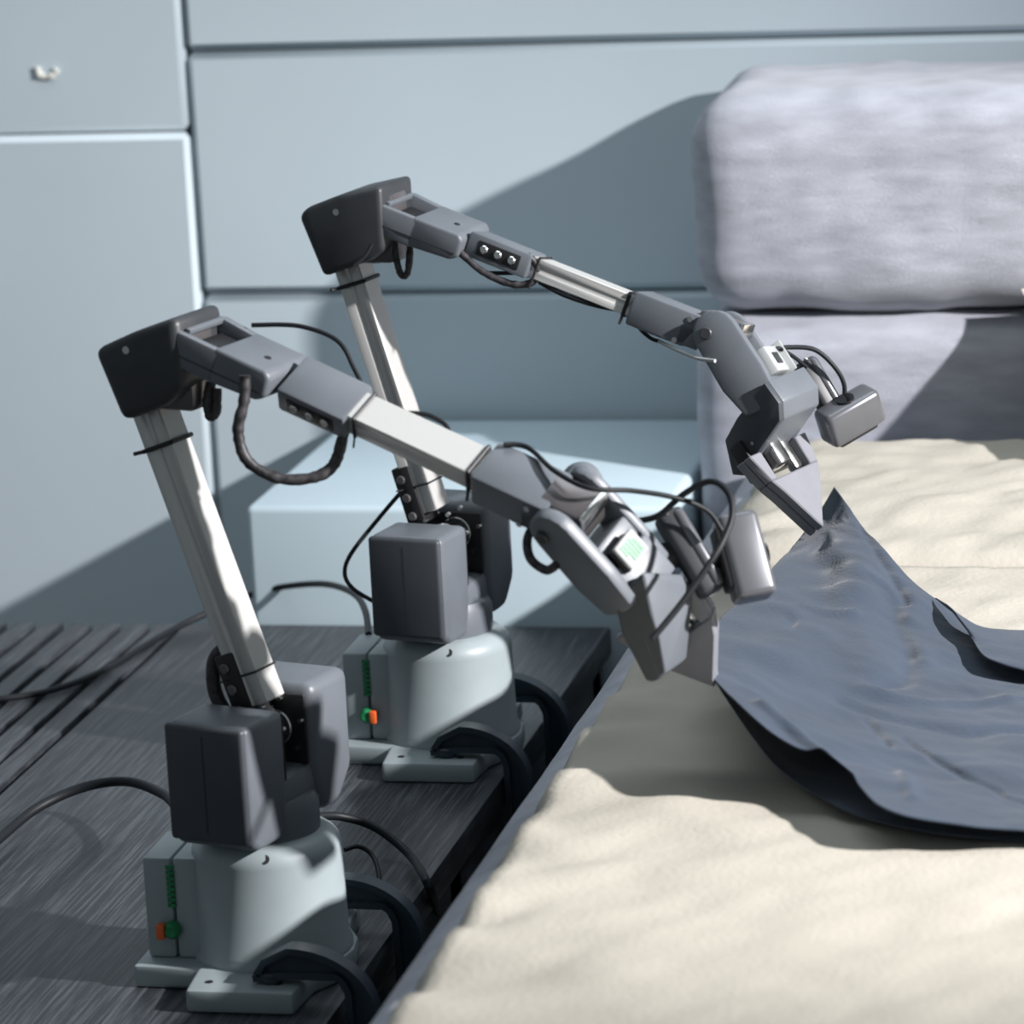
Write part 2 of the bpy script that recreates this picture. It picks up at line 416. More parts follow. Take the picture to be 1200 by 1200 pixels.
cloth('back_panel', low, 60, 24, .0025, 5.0, cl)
flap = [
 [(1096, 701, .648), (1140, 733, .642), (1178, 739, .637), (1235, 741, .635), (1300, 742, .635)],
 [(1108, 708, .652), (1138, 738, .650), (1176, 752, .645), (1230, 760, .640), (1300, 764, .638)],
 [(1112, 712, .650), (1136, 742, .648), (1158, 772, .645), (1220, 790, .640), (1300, 797, .638)],
]
cloth('sleeve', flap, 44, 22, .003, 7.0, cl)

# ------------------------------------------------------------------ robot arm
def make_arm(base_px, phi, J, E, label, name='robot_arm'):
    B = on_z(*base_px, TZ)
    root = empty(name, B, label, 'robot arm')
    a = np.array([math.cos(phi), math.sin(phi), 0]); n = np.array([-a[1], a[0], 0]); z = np.array([0, 0, 1.])
    def P(u, nn, h): return B + a * u + n * nn + z * h
    wb = Fr(B)                                      # base axes follow the table
    pf = Fr(B, a, n, z)                             # arm-plane axes (u, side, up)
    pt = lambda g, nm, m, par=None, **k: g.build(nm, m, par or root, root, **k)
    # --- base
    g = G()
    g.prism(Fr(B, (1, 0, 0), (0, 0, 1), (0, 1, 0)), [(-.108, -.058), (-.05, -.060), (-.045, -.114), (.048, -.114), (.052, -.060), (.068, -.030), (.072, 0), (.068, .030), (.052, .060), (.048, .114), (-.045, .114), (-.05, .060), (-.108, .058)], 0, .020, .004)
    pl = pt(g, 'base_plate', 'base')
    for sy in (-1, 1):
        for sx in (-.03, .03): pt(G().cyl(wb.at(sx, sy * .093, .0195), .0035, 0, .001, 12), 'screw_hole', 'black', pl)
    g = G(); pr = [(.069, .018), (.069, .024), (.066, .028), (.0645, .108)]
    for k in range(1, 7):
        t = k / 6 * math.pi / 2; pr.append((.0645 - .018 * (1 - math.cos(t)), .108 + .018 * math.sin(t)))
    pr += [(.046, .128), (.0, .128)]
    g.lathe(wb, pr[:-1], 56); bo = pt(g, 'base_body', 'base')
    d = np.array([.25, -.97, 0]) * .0585
    pt(G().cyl(Fr(wb.p(d[0], d[1], .1155), (1, 0, 0), (0, .6, .8), unit((.2, -.8, .55))), .0042, 0, .0035, 14), 'screw', 'dark', bo)
    g = G(); g.box(wb, (-.100, -.038, .020), (-.0745, .038, .110), .004); g.box(wb, (-.0735, -.038, .020), (-.050, .038, .110), .004)
    g.box(wb, (-.055, -.030, .022), (-.02, .030, .100), .008)
    cb = pt(g, 'connector_housing', 'base')
    g = G()
    for k in range(8): g.box(wb, (-.079, -.0388, .066 + k * .0048), (-.072, -.0375, .0695 + k * .0048))
    pt(g, 'terminal_strip', 'green', cb)
    pt(G().lathe(Fr(wb.p(-.0755, -.038, .047), (1, 0, 0), (0, 0, 1), (0, -1, 0)), [(.007, 0), (.0078, .002), (.0078, .006), (.005, .010)], 18), 'green_plug', 'green', cb)
    pt(G().box(wb, (E['orange'], -.050, .040), (E['orange'] + .007, -.040, .053), .0015), 'orange_plug', 'orange', cb)
    # --- shoulder
    sh = G()
    sy = Fr(B, n, a, z)                             # profile runs across the arm, extruded along it
    lobeL = [(-.083, .138), (-.083, .240), (-.021, .240), (-.021, .165), (-.030, .130), (-.072, .130)]
    lobeR = [(-q[0], q[1]) for q in lobeL][::-1]
    lobeR = [(.021, .170), (.021, .250), (.086, .250), (.086, .162), (.062, .134), (.030, .134)]
    sh.prism(sy, lobeL, -.039, .039, .010, 3); sh.prism(sy, lobeR, -.040, .040, .010, 3)
    sh.prism(sy, [(-.046, .138), (-.046, .176), (.050, .184), (.050, .138)], -.036, .036, .008, 2)
    sh.lathe(pf, [(.047, .126), (.047, .150), (.043, .158)], 44)
    hs = pt(sh, 'shoulder_housing', 'slate')
    cv = pt(G().box(pf, (-.0385, -.0875, .1385), (.0385, -.0795, .2395), .0075, 3), 'shaded_cover', 'shade_tone', hs)  # end face toned darker than the housing, painting in its shade
    pt(G().box(pf, (-.0010, -.0878, .147), (-.0004, -.0870, .231)), 'cover_seam', 'black', hs)
    g = G(); g.box(pf, (-.034, -.0205, .176), (.036, -.0165, .236), .002); g.box(pf, (-.034, .0165, .180), (.036, .0205, .242), .002)
    yk = pt(g, 'shoulder_yoke_plate', 'black')
    S = P(*J['S_'])
    for sgn in (-1, 1):
        fr = Fr(S, a, z, n * sgn)
        pt(G().cyl(fr, .016, .0125, .0165, 24, .001), 'shoulder_disc', 'steel', yk)
        for k in range(6):
            an = k * math.pi / 3 + .3
            pt(G().cyl(Fr(S + .026 * (math.cos(an) * a + math.sin(an) * z), a, z, n * sgn), .0022, .012, .0168, 8), 'bolt', 'steel', yk)
    # --- upper arm
    Sj = np.array(J['S']); Ej = np.array(J['top'])
    t2 = unit(Ej - Sj); L = np.linalg.norm(Ej - Sj)
    tx = P(t2[0], 0, t2[1]) - B; tu = a * t2[1] - z * t2[0]            # along the tube; tu looks ahead
    uf = Fr(P(Sj[0], 0, Sj[1]), tu, n, tx)
    g = G(); W2, T2 = .0150, .0140
    g.prism(Fr(uf.p(0, 0, 0), tu, tx, n), [(-T2, -W2), (-T2 * .2, -W2), (-T2 * .1, -W2 + .0022), (T2 * .1, -W2 + .0022), (T2 * .2, -W2), (T2, -W2), (T2, W2), (-T2, W2)], .012, L + .03, .0011, 1)
    tubeo = pt(g, 'upper_arm_tube', 'alu')
    def ring(fr, hw, hd, h, r, m, nm, par):         # a tie pulled round a tube
        q = [(-hw, -hd), (hw, -hd), (hw, hd), (-hw, hd)]
        g = G(); pts = [fr.p(x_, y_, h) for x_, y_ in q] + [fr.p(*q[0], h)]
        for i in range(4): g.tube([pts[i], pts[i + 1]], r, 8, 1)
        g.tube([fr.p(-hw, -hd, h), fr.p(-hw - .004, -hd - .008, h + .001)], r * .8, 6, 1)
        return pt(g, nm, m, par)
    ring(uf, T2 + .001, W2 + .001, L - .012, .0021, 'black', 'cable_tie', tubeo)
    ring(uf, T2 + .0006, W2 + .0006, .040, .0010, 'black', 'cable_tie', tubeo)
    g = G(); g.prism(Fr(uf.p(0, 0, 0), tu, tx, n), [(-.023, -.014), (-.012, -.0165), (-.002, -.0165), (-.002, .0165), (-.023, .014)], .002, .062, .002)
    br = pt(g, 'tube_bracket', 'black')
    for k in range(3): pt(G().cyl(Fr(uf.p(-.0135, -.0155, .012 + .019 * k), tu, tx, -n), .0046, 0, .003, 12, .001), 'bolt', 'motor', br)
    if E['arch']:
        pt(G().tube([uf.p(-.016, -.004, .066), uf.p(-.030, -.004, .058), uf.p(-.040, -.004, .034), uf.p(-.036, -.004, .010), uf.p(-.022, -.004, -.008)], .0062, 12, 8), 'cable_sleeve', 'sleeve', br)
    # --- elbow
    el = G(); pf0 = pf
    ec = np.mean(J['elbow'], 0); el.prism(pf0, [tuple(ec + (np.array(q_) - ec) * 1.07) for q_ in J['elbow']], -.037, .036, .008, 3)
    eh = pt(el, 'elbow_housing', 'dark')
    e0 = J['E']
    pt(G().box(pf, (e0[0] - .018, -.020, e0[1] - .050), (e0[0] + .026, .020, e0[1] + .020), .006), 'elbow_core', 'motor', eh)
    pt(G().cyl(Fr(P(e0[0] - .026, -.036, e0[1] + .004), a, z, -n), .0034, -.001, .0012, 12), 'screw', 'steel', eh)
    for k, (du, dz) in enumerate(((.014, .016), (.018, .003), (.017, -.014), (.012, -.03))):
        pt(G().cyl(Fr(P(e0[0] + du - .008, -.0275, e0[1] + dz), a, z, -n), .004, 0, .0035, 10, .001), 'bolt', 'steel', eh)
    # --- forearm line
    A0, A1 = np.array(J['T0']), np.array(J['T1']); f2 = unit(A1 - A0)
    f = a * f2[0] + z * f2[1]; up = np.cross(f, n); up = up if up[2] > 0 else -up
    ff = Fr(P(A0[0], 0, A0[1]), f, n, up)          # origin at the tube start
    # distance back to the elbow pivot
    dv = np.array(e0) - A0; ex, ez = dv @ f2, dv[0] * (-f2[1]) + dv[1] * f2[0]
    fb = ff.at(ex, 0, 0)
    g = G(); ez = -.0025
    g.prism(fb, [(.050, -.018), (.100, -.015), (.108, -.009), (.108, .008), (.103, .013), (.052, .013)], -.034, .034, .004, 3)
    g.prism(fb, [(.004, -.017), (.058, -.018), (.060, .012), (.002, .0125), (-.008, .006), (-.010, -.006)], -.034, -.025, .003, 2)
    g.prism(fb, [(.004, -.017), (.058, -.018), (.060, .012), (.034, .0140), (.022, .0150), (-.006, .006), (-.010, -.006)], .025, .034, .002, 2)
    g.box(fb, (.018, -.026, .010), (.023, .030, .0150), .001)
    lk = pt(g, 'forearm_bracket', 'slate')
    pt(G().box(fb, (.000, -.0345, -.0075), (.104, -.0338, -.0065)), 'seam', 'dark', lk)
    pt(G().box(fb, (.024, -.024, -.016), (.051, .024, .004), .003), 'bracket_core', 'black', lk)
    pt(G().cyl(fb.at(.088, -.006, .0125), .003, 0, .0012, 10), 'screw_hole', 'black', lk)
    # --- rolled part of the forearm
    rho = E['roll']; c, s = math.cos(rho), math.sin(rho)
    rn = n * c + up * s; ru = up * c - n * s
    rf = Fr(ff.o, f, rn, ru)
    g = G(); g.prism(rf, [(E['rh0'], -.0128), (.002, -.0122), (.002, .0122), (E['rh0'], .0128)], -.0225, .0225, .003, 2)
    rh = pt(g, 'forearm_housing', 'slate')
    g = G(); g.box(rf, (-.054, -.0234, -.0072), (-.008, -.0215, .0072), .003); bs = pt(g, 'bolt_strip', 'black', rh)
    for k in range(3): pt(G().cyl(Fr(rf.p(-.046 + .015 * k, -.0233, 0), rf.x, rf.z, -rf.y), .0042, 0, .0022, 12, .001), 'bolt', 'steel', rh)
    Lf = np.linalg.norm(A1 - A0)
    g = G(); q, qh = .0155, .0104
    g.prism(Fr(rf.o, rn, f, ru), [(-q, -qh), (q, -qh), (q, qh), (-q, qh), (-q, qh * .3), (-q + .0014, qh * .2), (-q + .0014, -qh * .2), (-q, -qh * .3)], -.004, Lf + .012, .0011, 1)
    ft = pt(g, 'forearm_tube', 'alu')
    tf = Fr(rf.o, rn, ru, f)
    ring(tf, q + .0008, qh + .0008, .008, .0012, 'black', 'cable_tie', ft)
    ring(tf, q + .0008, qh + .0008, Lf - .002, .0018, 'black', 'cable_tie', ft)
    Lw = np.dot(np.array(J['Wend']) - A0, f2)
    g = G(); g.prism(rf, [(Lf + .004, -.0175), (Lw - .010, -.0175), (Lw + .006, .0165), (Lf + .004, .0165)], -.0225, .0225, .003, 2)
    g.box(rf, (Lw - .02, -.0225, -.016), (Lw + .004, -.0185, .004), .002); g.box(rf, (Lw - .02, .0185, -.016), (Lw + .004, .0225, .016), .002)
    wh = pt(g, 'wrist_housing', 'slate')
    for x_, z_ in ((Lw - .012, .010), (Lw - .020, -.014)): pt(G().cyl(Fr(rf.p(x_, -.0224, z_), rf.x, rf.z, -rf.y), .0028, 0, .0015, 10), 'screw', 'steel', wh)
    # --- wrist pitch: pivot, side cheeks, motor
    pv = np.array(J['piv']); pvo = P(pv[0], 0, pv[1]) + E['piv_off'][0] * rn + E['piv_off'][1] * ru
    th = E['pitch']; gx = f * math.cos(th) - ru * math.sin(th); gz = f * math.sin(th) + ru * math.cos(th)
    wf = Fr(pvo, gx, rn, gz)
    g = G(); g.box(rf.at(np.dot(pvo - rf.o, f), np.dot(pvo - rf.o, rn), np.dot(pvo - rf.o, ru)), (-.026, -.0165, -.015), (.020, .0185, .015), .004)
    mo = pt(g, 'wrist_motor', 'motor')
    mfr = Fr(pvo, f, rn, ru)
    pt(G().box(mfr, (.0155, -.0172, .002), (.021, .0178, .016), .001), 'motor_edge_plate', 'steel', mo)
    def cheek(s0, s1):
        pts = [(-.022 * math.sin(t), .022 * math.cos(t)) for t in [k * math.pi / 8 for k in range(9)]]
        return [(.0, .022)] + pts[1:-1] + [(.0, -.022), (.050, -.024), (.082, -.018), (.086, .0), (.082, .020), (.050, .023)], s0, s1
    g = G(); q_, s0, s1 = cheek(-.034, -.021); g.prism(wf, q_, s0, s1, .003, 2)
    q_, s0, s1 = cheek(.021, .031); g.prism(wf, [(x_, z_ * .8) for x_, z_ in q_], s0, s1, .003, 2)
    g.box(wf, (.030, -.026, -.021), (.050, .026, .016), .003)
    ck = pt(g, 'wrist_yoke', 'slate')
    pt(G().cyl(Fr(wf.p(-.004, -.034, -.006), gx, gz, -rn), .006, 0, .004, 14, .001), 'pivot_cap', 'dark', ck)
    g = G(); g.box(wf, (.052, -.024, -.018), (.092, .024, .020), .003); rb = pt(g, 'wrist_roll_motor', 'slate')
    pt(G().box(wf, (.054, -.0248, -.012), (.090, -.0236, .012), .001), 'motor_cover', 'dark', rb)
    if E['board']:
        bf = Fr(wf.p(.0485, -.0035, .0285), gx, rn, gz)
        g = G(); g.box(bf, (-.0115, -.0135, -.003), (.0115, .0135, .002), .0022); bd = pt(g, 'circuit_board', 'white')
        g = G()
        for i in range(5):
            for j in range(5):
                if random.random() < .9: g.box(bf, (-.0082 + i * .0034, -.0092 + j * .0038, .002), (-.0082 + i * .0034 + .0030, -.0092 + j * .0038 + .0033, .0026))
        tag(pt(g, 'solder_pads', 'green', bd), kind='stuff')
        pt(G().box(bf, (-.010, -.014, -.014), (.013, .012, -.003), .002), 'board_socket', 'black', bd)
    else:
        bf = Fr(wf.p(.048, .000, .027), gx, rn, gz)
        g = G(); g.box(bf, (-.014, -.019, -.010), (.014, .019, .003), .002); bd = pt(g, 'circuit_board', 'white')
        g = G(); g.box(bf, (-.006, -.008, .003), (.006, .008, .0042), .001); pt(g, 'chip', 'dark', bd)
        pt(G().box(bf, (-.016, .0185, -.010), (.016, .0215, .009), .001), 'board_rim', 'white', bd)
    # --- gripper: x forward, q = finger-plate normal, p = finger-plate width
    al = E['alpha']; near = -rn
    qv = math.cos(al) * gz + math.sin(al) * near; pvv = math.sin(al) * gz - math.cos(al) * near
    gf = Fr(pvo + E['grip_off'][0] * pvv + E['grip_off'][1] * qv, gx, qv, pvv)      # (x, q, p)
    bdy = E['body']; g = G()
    if 'hull' in bdy:
        bm = bmesh.new()
        for q_ in bdy['hull']: bm.verts.new(q_)
        r_ = bmesh.ops.convex_hull(bm, input=bm.verts[:])
        bmesh.ops.delete(bm, geom=list({v for v in r_['geom_interior'] if isinstance(v, bmesh.types.BMVert)}), context='VERTS')
        bmesh.ops.dissolve_limit(bm, angle_limit=.09, verts=bm.verts[:], edges=bm.edges[:])
        bmesh.ops.bevel(bm, geom=bm.edges[:], offset=.0018, segments=2, profile=.5, affect='EDGES', clamp_overlap=True)
        bm.verts.index_update(); g.add([gf.p(*v.co) for v in bm.verts], [[v.index for v in f_.verts] for f_ in bm.faces]); bm.free()
        gb = pt(g, 'gripper_housing', 'slate')
        q1 = .0312; nf = [q_ for q_ in bdy['hull'] if q_[1] == .03][:8]; cen = np.mean([(q_[0], q_[2]) for q_ in nf], 0)
        hf = Fr(gf.o, gf.x, gf.z, gf.y); pl_ = [tuple(cen + (np.array((q_[0], q_[2])) - cen) * .96) for q_ in nf]
        g = G(); g.prism(Fr(gf.o, gf.x, gf.y, gf.z), pl_, .0285, q1, .0008, 1); pt(g, 'shaded_end', 'shade_tone', gb)  # dark plate added over the near face to paint its shade
        pt(G().tube([gf.p(.112, q1 - .0004, -.014), gf.p(.146, q1 - .0004, -.028)], .0007, 6, 1), 'seam', 'dark', gb)
    else:
        hf = Fr(gf.o, gf.x, gf.z, gf.y)
        g.prism(hf, bdy['xq'], -.024, .032, .0022, 2); gb = pt(g, 'gripper_housing', 'slate')
        g = G(); g.prism(hf, bdy['xq'], -.031, -.0235, .0018, 2); pt(g, 'shaded_end', 'shade_tone', gb)  # same housing outline, coloured darker for the side in shade
        for xx_, qq_ in ((.105, -.018), (.108, -.030), (.112, -.040)):
            pt(G().cyl(Fr(gf.p(xx_, qq_, -.031), gf.x, gf.y, -gf.z), .0018, -.001, .0006, 8), 'screw', 'steel', gb)
    fx, fp, ft_ = E['fx'], E['fp'], E['tipx']
    fo = gf.at(0, E['fq'], E['fp0'])
    for k, nm in ((0, 'finger'), (1, 'finger')):
        g = G(); q0 = -k * .0115; h = fp
        def qd(poly): g.prism(fo, poly, q0 - .0105, q0, .0012, 1)
        cx0, cx1, cp = fx, fx + .030, h * .60
        qd([(fx, -h), (cx1, -h * .80), (cx1, -cp * .98), (fx, -cp)])
        qd([(fx, cp), (cx1, cp * .98), (cx1, h * .86), (fx, h)])
        qd([(cx1, -h * .80), (fx + .045, -h * .62), (ft_ - .006, E['tp'] - .0035), (ft_, E['tp']), (ft_ - .006, E['tp'] + .004), (fx + .045, h * .66), (cx1, h * .86)])
        fo_ = pt(g, nm, 'finger')
    g = G(); g.box(fo, (fx - .012, -.020, -h * .30), (fx + .020, .004, h * .05), .003); g.box(fo, (fx - .004, -.014, h * .18), (fx + .029, -.002, h * .42), .003)
    g.cyl(Fr(fo.p(fx - .018, -.004, -h * .1), fo.p(0, 1, 0) - fo.o, fo.z, fo.x), .007, 0, .012, 14)
    pt(g, 'jaw_slider', 'steel', gb)
    g = G(); g.box(fo, (fx - .02, -.03, -h * .7), (fx + .02, -.012, h * .6), .002); pt(g, 'jaw_recess', 'black', gb)
    E['tip'] = fo.p(ft_, 0, 0); E['B'] = B; E['P'] = P; E['wf'] = wf; E['rf'] = rf; E['gf'] = gf; E['uf'] = uf; E['fb'] = fb
    E['pt'] = pt; E['depth'] = depth_of(pvo)
    return root

Jf = dict(S_=(.008, 0, .212), S=(.010, .226), top=(-.076, .468), E=(-.056, .539), T0=(.115, .494), T1=(.228, .453), Wend=(.294, .428), piv=(.311, .425),
          elbow=[(-.112, .540), (-.044, .566), (-.040, .498), (-.092, .485)])
Jf['elbow'] = [(-.113, .540), (-.075, .556), (-.034, .570), (-.030, .515), (-.046, .500), (-.090, .484)]
Jr = dict(S_=(.010, 0, .222), S=(-.006, .236), top=(-.079, .487), E=(-.051, .547), T0=(.116, .496), T1=(.218, .461), Wend=(.292, .439), piv=(.311, .437),
          elbow=[(-.116, .545), (-.108, .553), (-.072, .566), (-.030, .575), (-.030, .515), (-.045, .506), (-.094, .489)])
Ef = dict(roll=math.radians(31), rh0=-.064, pitch=math.radians(41.5), piv_off=(0, 0), alpha=math.radians(60), board=True, arch=True, orange=-.088,
          grip_off=(0, 0), fx=.112, fp=.042, tipx=.194, fq=-.010, fp0=-.013, tp=-.004,
          body=dict(hull=[(.072, .03, -.012), (.066, .03, .024), (.098, .03, .006), (.120, .03, -.004), (.147, .03, -.021), (.148, .03, -.034), (.144, .03, -.039), (.099, .03, -.027),
                          (.108, .010, .016), (.0995, -.012, .029), (.1145, -.012, .0275), (.156, .002, -.012), (.152, -.002, -.024), (.084, -.012, -.015), (.105, -.012, -.036)]))
Er = dict(roll=-math.radians(11), rh0=-.066, pitch=math.radians(36), piv_off=(0, 0), alpha=math.radians(25), board=False, arch=False, orange=-.072,
          grip_off=(0, 0), fx=.116, fp=.044, tipx=.207, fq=-.015, fp0=-.004, tp=-.007,
          body=dict(xq=[(.067, .034), (.091, .036), (.105, .025), (.120, -.038), (.126, -.047), (.117, -.061), (.086, -.046), (.077, -.019)]))
front = make_arm((322, 1134), math.radians(-16), Jf, Ef, 'near slate grey robot arm with a green dotted circuit board at its wrist')
rear = make_arm((531, 878), math.radians(-12), Jr, Er, 'far slate grey robot arm with aluminium tubes reaching over to the sofa')

# ------------------------------------------------------------------ C clamps
def make_clamp(y, reach, label):
    reach -= .006
    root = empty('c_clamp', (-.88, y, TZ), label, 'clamp', 'c clamps on the table edge')
    fr = Fr((-.88, y, TZ))
    outer, inner = [], []
    for k in range(11):                             # from the jaw tip over the arch and down
        t = k / 10 * math.pi / 2
        outer.append((-.040 + (reach + .040) * math.sin(t), -.005 + .058 * math.cos(t) if k else .053))
        inner.append((-.050 + (reach + .028) * math.sin(t), -.005 + .038 * math.cos(t)))
    outer = [(-.070, .030), (-.062, .042)] + outer + [(reach, -.105), (reach - .018, -.128), (-.055, -.128)]
    n_in = len(outer) - 5
    inner = [(-.070, .0225), (-.062, .0235)] + [(-.05 + (reach + .016) * k / (n_in - 4), .0255) for k in range(n_in - 3)] + [(reach - .030, .0225), (reach - .026, .014), (reach - .025, -.02)] + [(reach - .025, -.098), (reach - .032, -.104), (-.055, -.104)]
    inner = inner[:len(outer)] if len(inner) >= len(outer) else inner + [inner[-1]] * (len(outer) - len(inner))
    g = G()
    for s in (-.004, .004):
        g.grid([[fr.p(x_, s, z_) for x_, z_ in outer], [fr.p(x_, s, z_) for x_, z_ in inner]])
    web = g.build('frame_web', 'clamp', root, root, angle=30)
    for nm, line, k in (('outer_rim', outer, -1), ('inner_rim', inner, 1)):
        g = G(); L = [np.array((x_, z_)) for x_, z_ in line]; off = []
        for i, p in enumerate(L):
            t = unit(L[min(i + 1, len(L) - 1)] - L[max(i - 1, 0)]); off.append(p + k * .006 * np.array((-t[1], t[0])) * 1)
        rows = []
        for s in (-.0095, .0095):
            rows.append([fr.p(p[0], s, p[1]) for p in L])
        rows = [rows[0], rows[1], [fr.p(p[0], .0095, p[1]) for p in off], [fr.p(p[0], -.0095, p[1]) for p in off], rows[0]]
        g.grid(rows); g.build(nm, 'clamp', root, root, angle=50)
    g = G(); g.cyl(fr.at(-.056, 0, .0205), .011, 0, .010, 20, .002); g.build('upper_pad', 'clamp', root, root)
    g = G(); g.cyl(fr.at(-.050, 0, -.165), .0052, 0, .128, 14); sc = g.build('screw', 'steel', root, root)
    g = G(); g.cyl(fr.at(-.050, 0, -.043), .012, 0, .011, 20, .002); g.build('swivel_pad', 'steel', sc, root)
    g = G(); g.cyl(fr.at(-.050, 0, -.132), .010, 0, .028, 16, .002); g.build('collar', 'clamp', root, root)
    g = G(); g.tube([fr.p(-.050, -.032, -.162), fr.p(-.050, .032, -.162)], .0033, 10, 1); g.build('handle', 'steel', root, root)
    return root
bf_, br_ = Ef['B'], Er['B']
make_clamp(bf_[1] - .088, .040, 'blue black c clamp nearest the camera, gripping the near arm base')
make_clamp(bf_[1] + .092, .036, 'dark c clamp behind the near arm base, half hidden by it')
make_clamp(br_[1] - .088, .034, 'dark c clamp in front of the far arm base')
make_clamp(br_[1] + .092, .036, 'dark c clamp beyond the far arm base, next to the sofa')

# ------------------------------------------------------------------ wrist cameras, wires and cables
def screen_frame(px, py, dep, ang, yaw=0.0, pit=0.0):
    """A frame standing at a point: x along a direction that slopes `ang` down to the right, z towards the lens side."""
    r, d, fw = CM[0], CM[1], CM[2]
    x = r * math.cos(ang) + d * math.sin(ang); y = -r * math.sin(ang) + d * math.cos(ang); z_ = -fw
    x2 = x * math.cos(yaw) + z_ * math.sin(yaw); z2 = z_ * math.cos(yaw) - x * math.sin(yaw)
    y2 = y * math.cos(pit) + z2 * math.sin(pit); z3 = z2 * math.cos(pit) - y * math.sin(pit)
    return Fr(at_depth(px, py, dep), x2, y2, z3)
def px_path(pts, d0, d1=None):
    d1 = d0 if d1 is None else d1
    return [at_depth(p[0], p[1], (p[2] if len(p) > 2 else d0 + (d1 - d0) * i / (len(pts) - 1))) for i, p in enumerate(pts)]

def wires(root, E, name, pts, r, m='cable', **k):
    return E['pt'](G().tube(px_path(pts, *k.pop('d')), r, 10, 8, k.pop('jit', 0)), name, m, k.pop('par', None))

dw = [depth_of(Ef['rf'].p(a_, b_, c_)) for a_, b_, c_ in ((.125, .014, .020), (.175, .008, .024), (.21, .008, .034))]
df = Ef['depth']; dr = Er['depth']
# near arm
dE = depth_of(Ef['P'](-.02, -.04, .54))
wires(front, Ef, 'wire', [(295, 381), (350, 382), (395, 399), (415, 432), (428, 460)], .0020, d=(dE + .05, dE + .02))
wires(front, Ef, 'cable_sleeve', [(287, 440), (286, 470), (279, 505), (290, 540), (325, 560), (365, 560), (390, 546), (401, 515), (404, 490)], .0048, 'sleeve', d=(dE - .035, dE - .015), jit=.10)
wires(front, Ef, 'cable_sleeve', [(247, 448), (243, 470), (246, 487), (253, 482), (254, 455)], .0042, 'sleeve', d=(dE + .04, dE + .04), jit=.1)
wires(front, Ef, 'cable_sleeve', [(628, 612), (618, 632), (622, 655), (640, 668), (652, 662)], .0038, 'sleeve', d=(depth_of(Ef['rf'].p(.165, -.020, -.018)), depth_of(Ef['wf'].p(-.004, -.036, -.006))))
wires(front, Ef, 'wire', [(590, 521, dw[0]), (618, 524, dw[0]), (650, 552, dw[1]), (690, 572, dw[2]), (740, 575, df - .01), (790, 583, df), (828, 598, df + .01), (846, 622, df + .01)], .0021, d=(df, df))
wires(front, Ef, 'wire', [(745, 611), (772, 604), (800, 580), (832, 564), (853, 577), (858, 602), (850, 628), (835, 655), (800, 705), (764, 749)], .0027, d=(df + .02, df - .06))
wires(front, Ef, 'wire', [(475, 484), (500, 486), (520, 496), (526, 505)], .0020, d=(depth_of(Ef['rf'].p(.03, .016, .0)), depth_of(Ef['rf'].p(.07, .016, .0))))
g = G(); fr = screen_frame(682, 566, df + .035, .9, .3); g.lathe(fr, [(.012, -.012), (.017, -.004), (.017, .004), (.012, .010)], 24); Ef['pt'](g, 'pivot_cover', 'slate')
def wrist_camera(E, A, Bx, arm_px, dep, nm='wrist_camera'):
    (ax, ay, aang, ayaw, apit, al, aw, at_), (bx_, by_, bang, byaw, bpit, bl, bw, bt) = A, Bx
    fa = screen_frame(ax, ay, dep + E['ca'], aang, ayaw, apit); fb_ = screen_frame(bx_, by_, dep + E['cb'], bang, byaw, bpit)
    g = G(); g.box(fa, (-al, -aw, -at_), (al, aw, at_), .005, 3); body = E['pt'](g, nm, 'dark')
    E['pt'](G().box(fa, (-al * .92, -aw * .95, at_ * .2), (al * .95, -aw * .1, at_ * 1.25), .004, 3), 'camera_cover', 'camshell', body)
    E['pt'](G().cyl(Fr(fa.p(-al + .002, aw * .3, at_), fa.x, fa.y, fa.z), .0022, -.002, .0016, 10), 'screw', 'steel', body)
    g = G(); g.box(fb_, (-bl, -bw, -bt), (bl, bw, bt), .006, 3); hd = E['pt'](g, 'camera_head', 'camshell')
    E['pt'](G().box(fb_, (-bl * .75, bw * .55, -bt * .9), (bl * .7, bw * 1.22, bt * .7), .003), 'camera_clip', 'black', hd)
    E['pt'](G().cyl(Fr(fb_.p(0, -bw, 0), fb_.x, -fb_.z, -fb_.y), bt * .6, -.002, .0022, 18), 'lens', 'glass', hd)
    j = (fa.o * .4 + fb_.o * .6)
    E['pt'](G().tube([fa.p(al * .6, 0, 0), j, fb_.p(bl * .4, bw * .6, 0)], .0055, 12, 6), 'camera_hinge', 'black', body)
    E['pt'](G().tube([at_depth(*arm_px, dep + .01), fa.p(-al * .1, 0, -at_)], .011, 8, 1), 'camera_arm', 'dark', body)
Ef.update(ca=.01, cb=.005); Er.update(ca=.0, cb=-.01)
wrist_camera(Ef, (808, 648, math.radians(60), .2, .3, .038, .0115, .0105), (872, 653, math.radians(76), .25, .25, .036, .017, .014), (760, 655), df + .02)
# far arm
dE2 = depth_of(Er['P'](-.02, -.04, .54)); 
wires(rear, Er, 'cable_sleeve', [(462, 276), (464, 300), (470, 322), (478, 318), (481, 285)], .0034, 'sleeve', d=(dE2 + .03, dE2 + .03), jit=.1)
wires(rear, Er, 'cable_sleeve', [(512, 274), (535, 292), (565, 318), (600, 333), (625, 330), (630, 313), (618, 299)], .0036, 'sleeve', d=(depth_of(Er['fb'].p(.07, -.036, -.01)), depth_of(Er['rf'].p(-.01, -.025, -.01))), jit=.1)
wires(rear, Er, 'wire', [(572, 320), (600, 320), (625, 318)], .0020, d=(depth_of(Er['rf'].p(-.05, -.02, -.014)), depth_of(Er['rf'].p(-.01, -.02, -.014))))
wires(rear, Er, 'wire', [(632, 330), (660, 345), (700, 358), (736, 364)], .0026, d=(depth_of(Er['rf'].p(.01, -.012, -.012)), depth_of(Er['rf'].p(.108, -.012, -.012))))
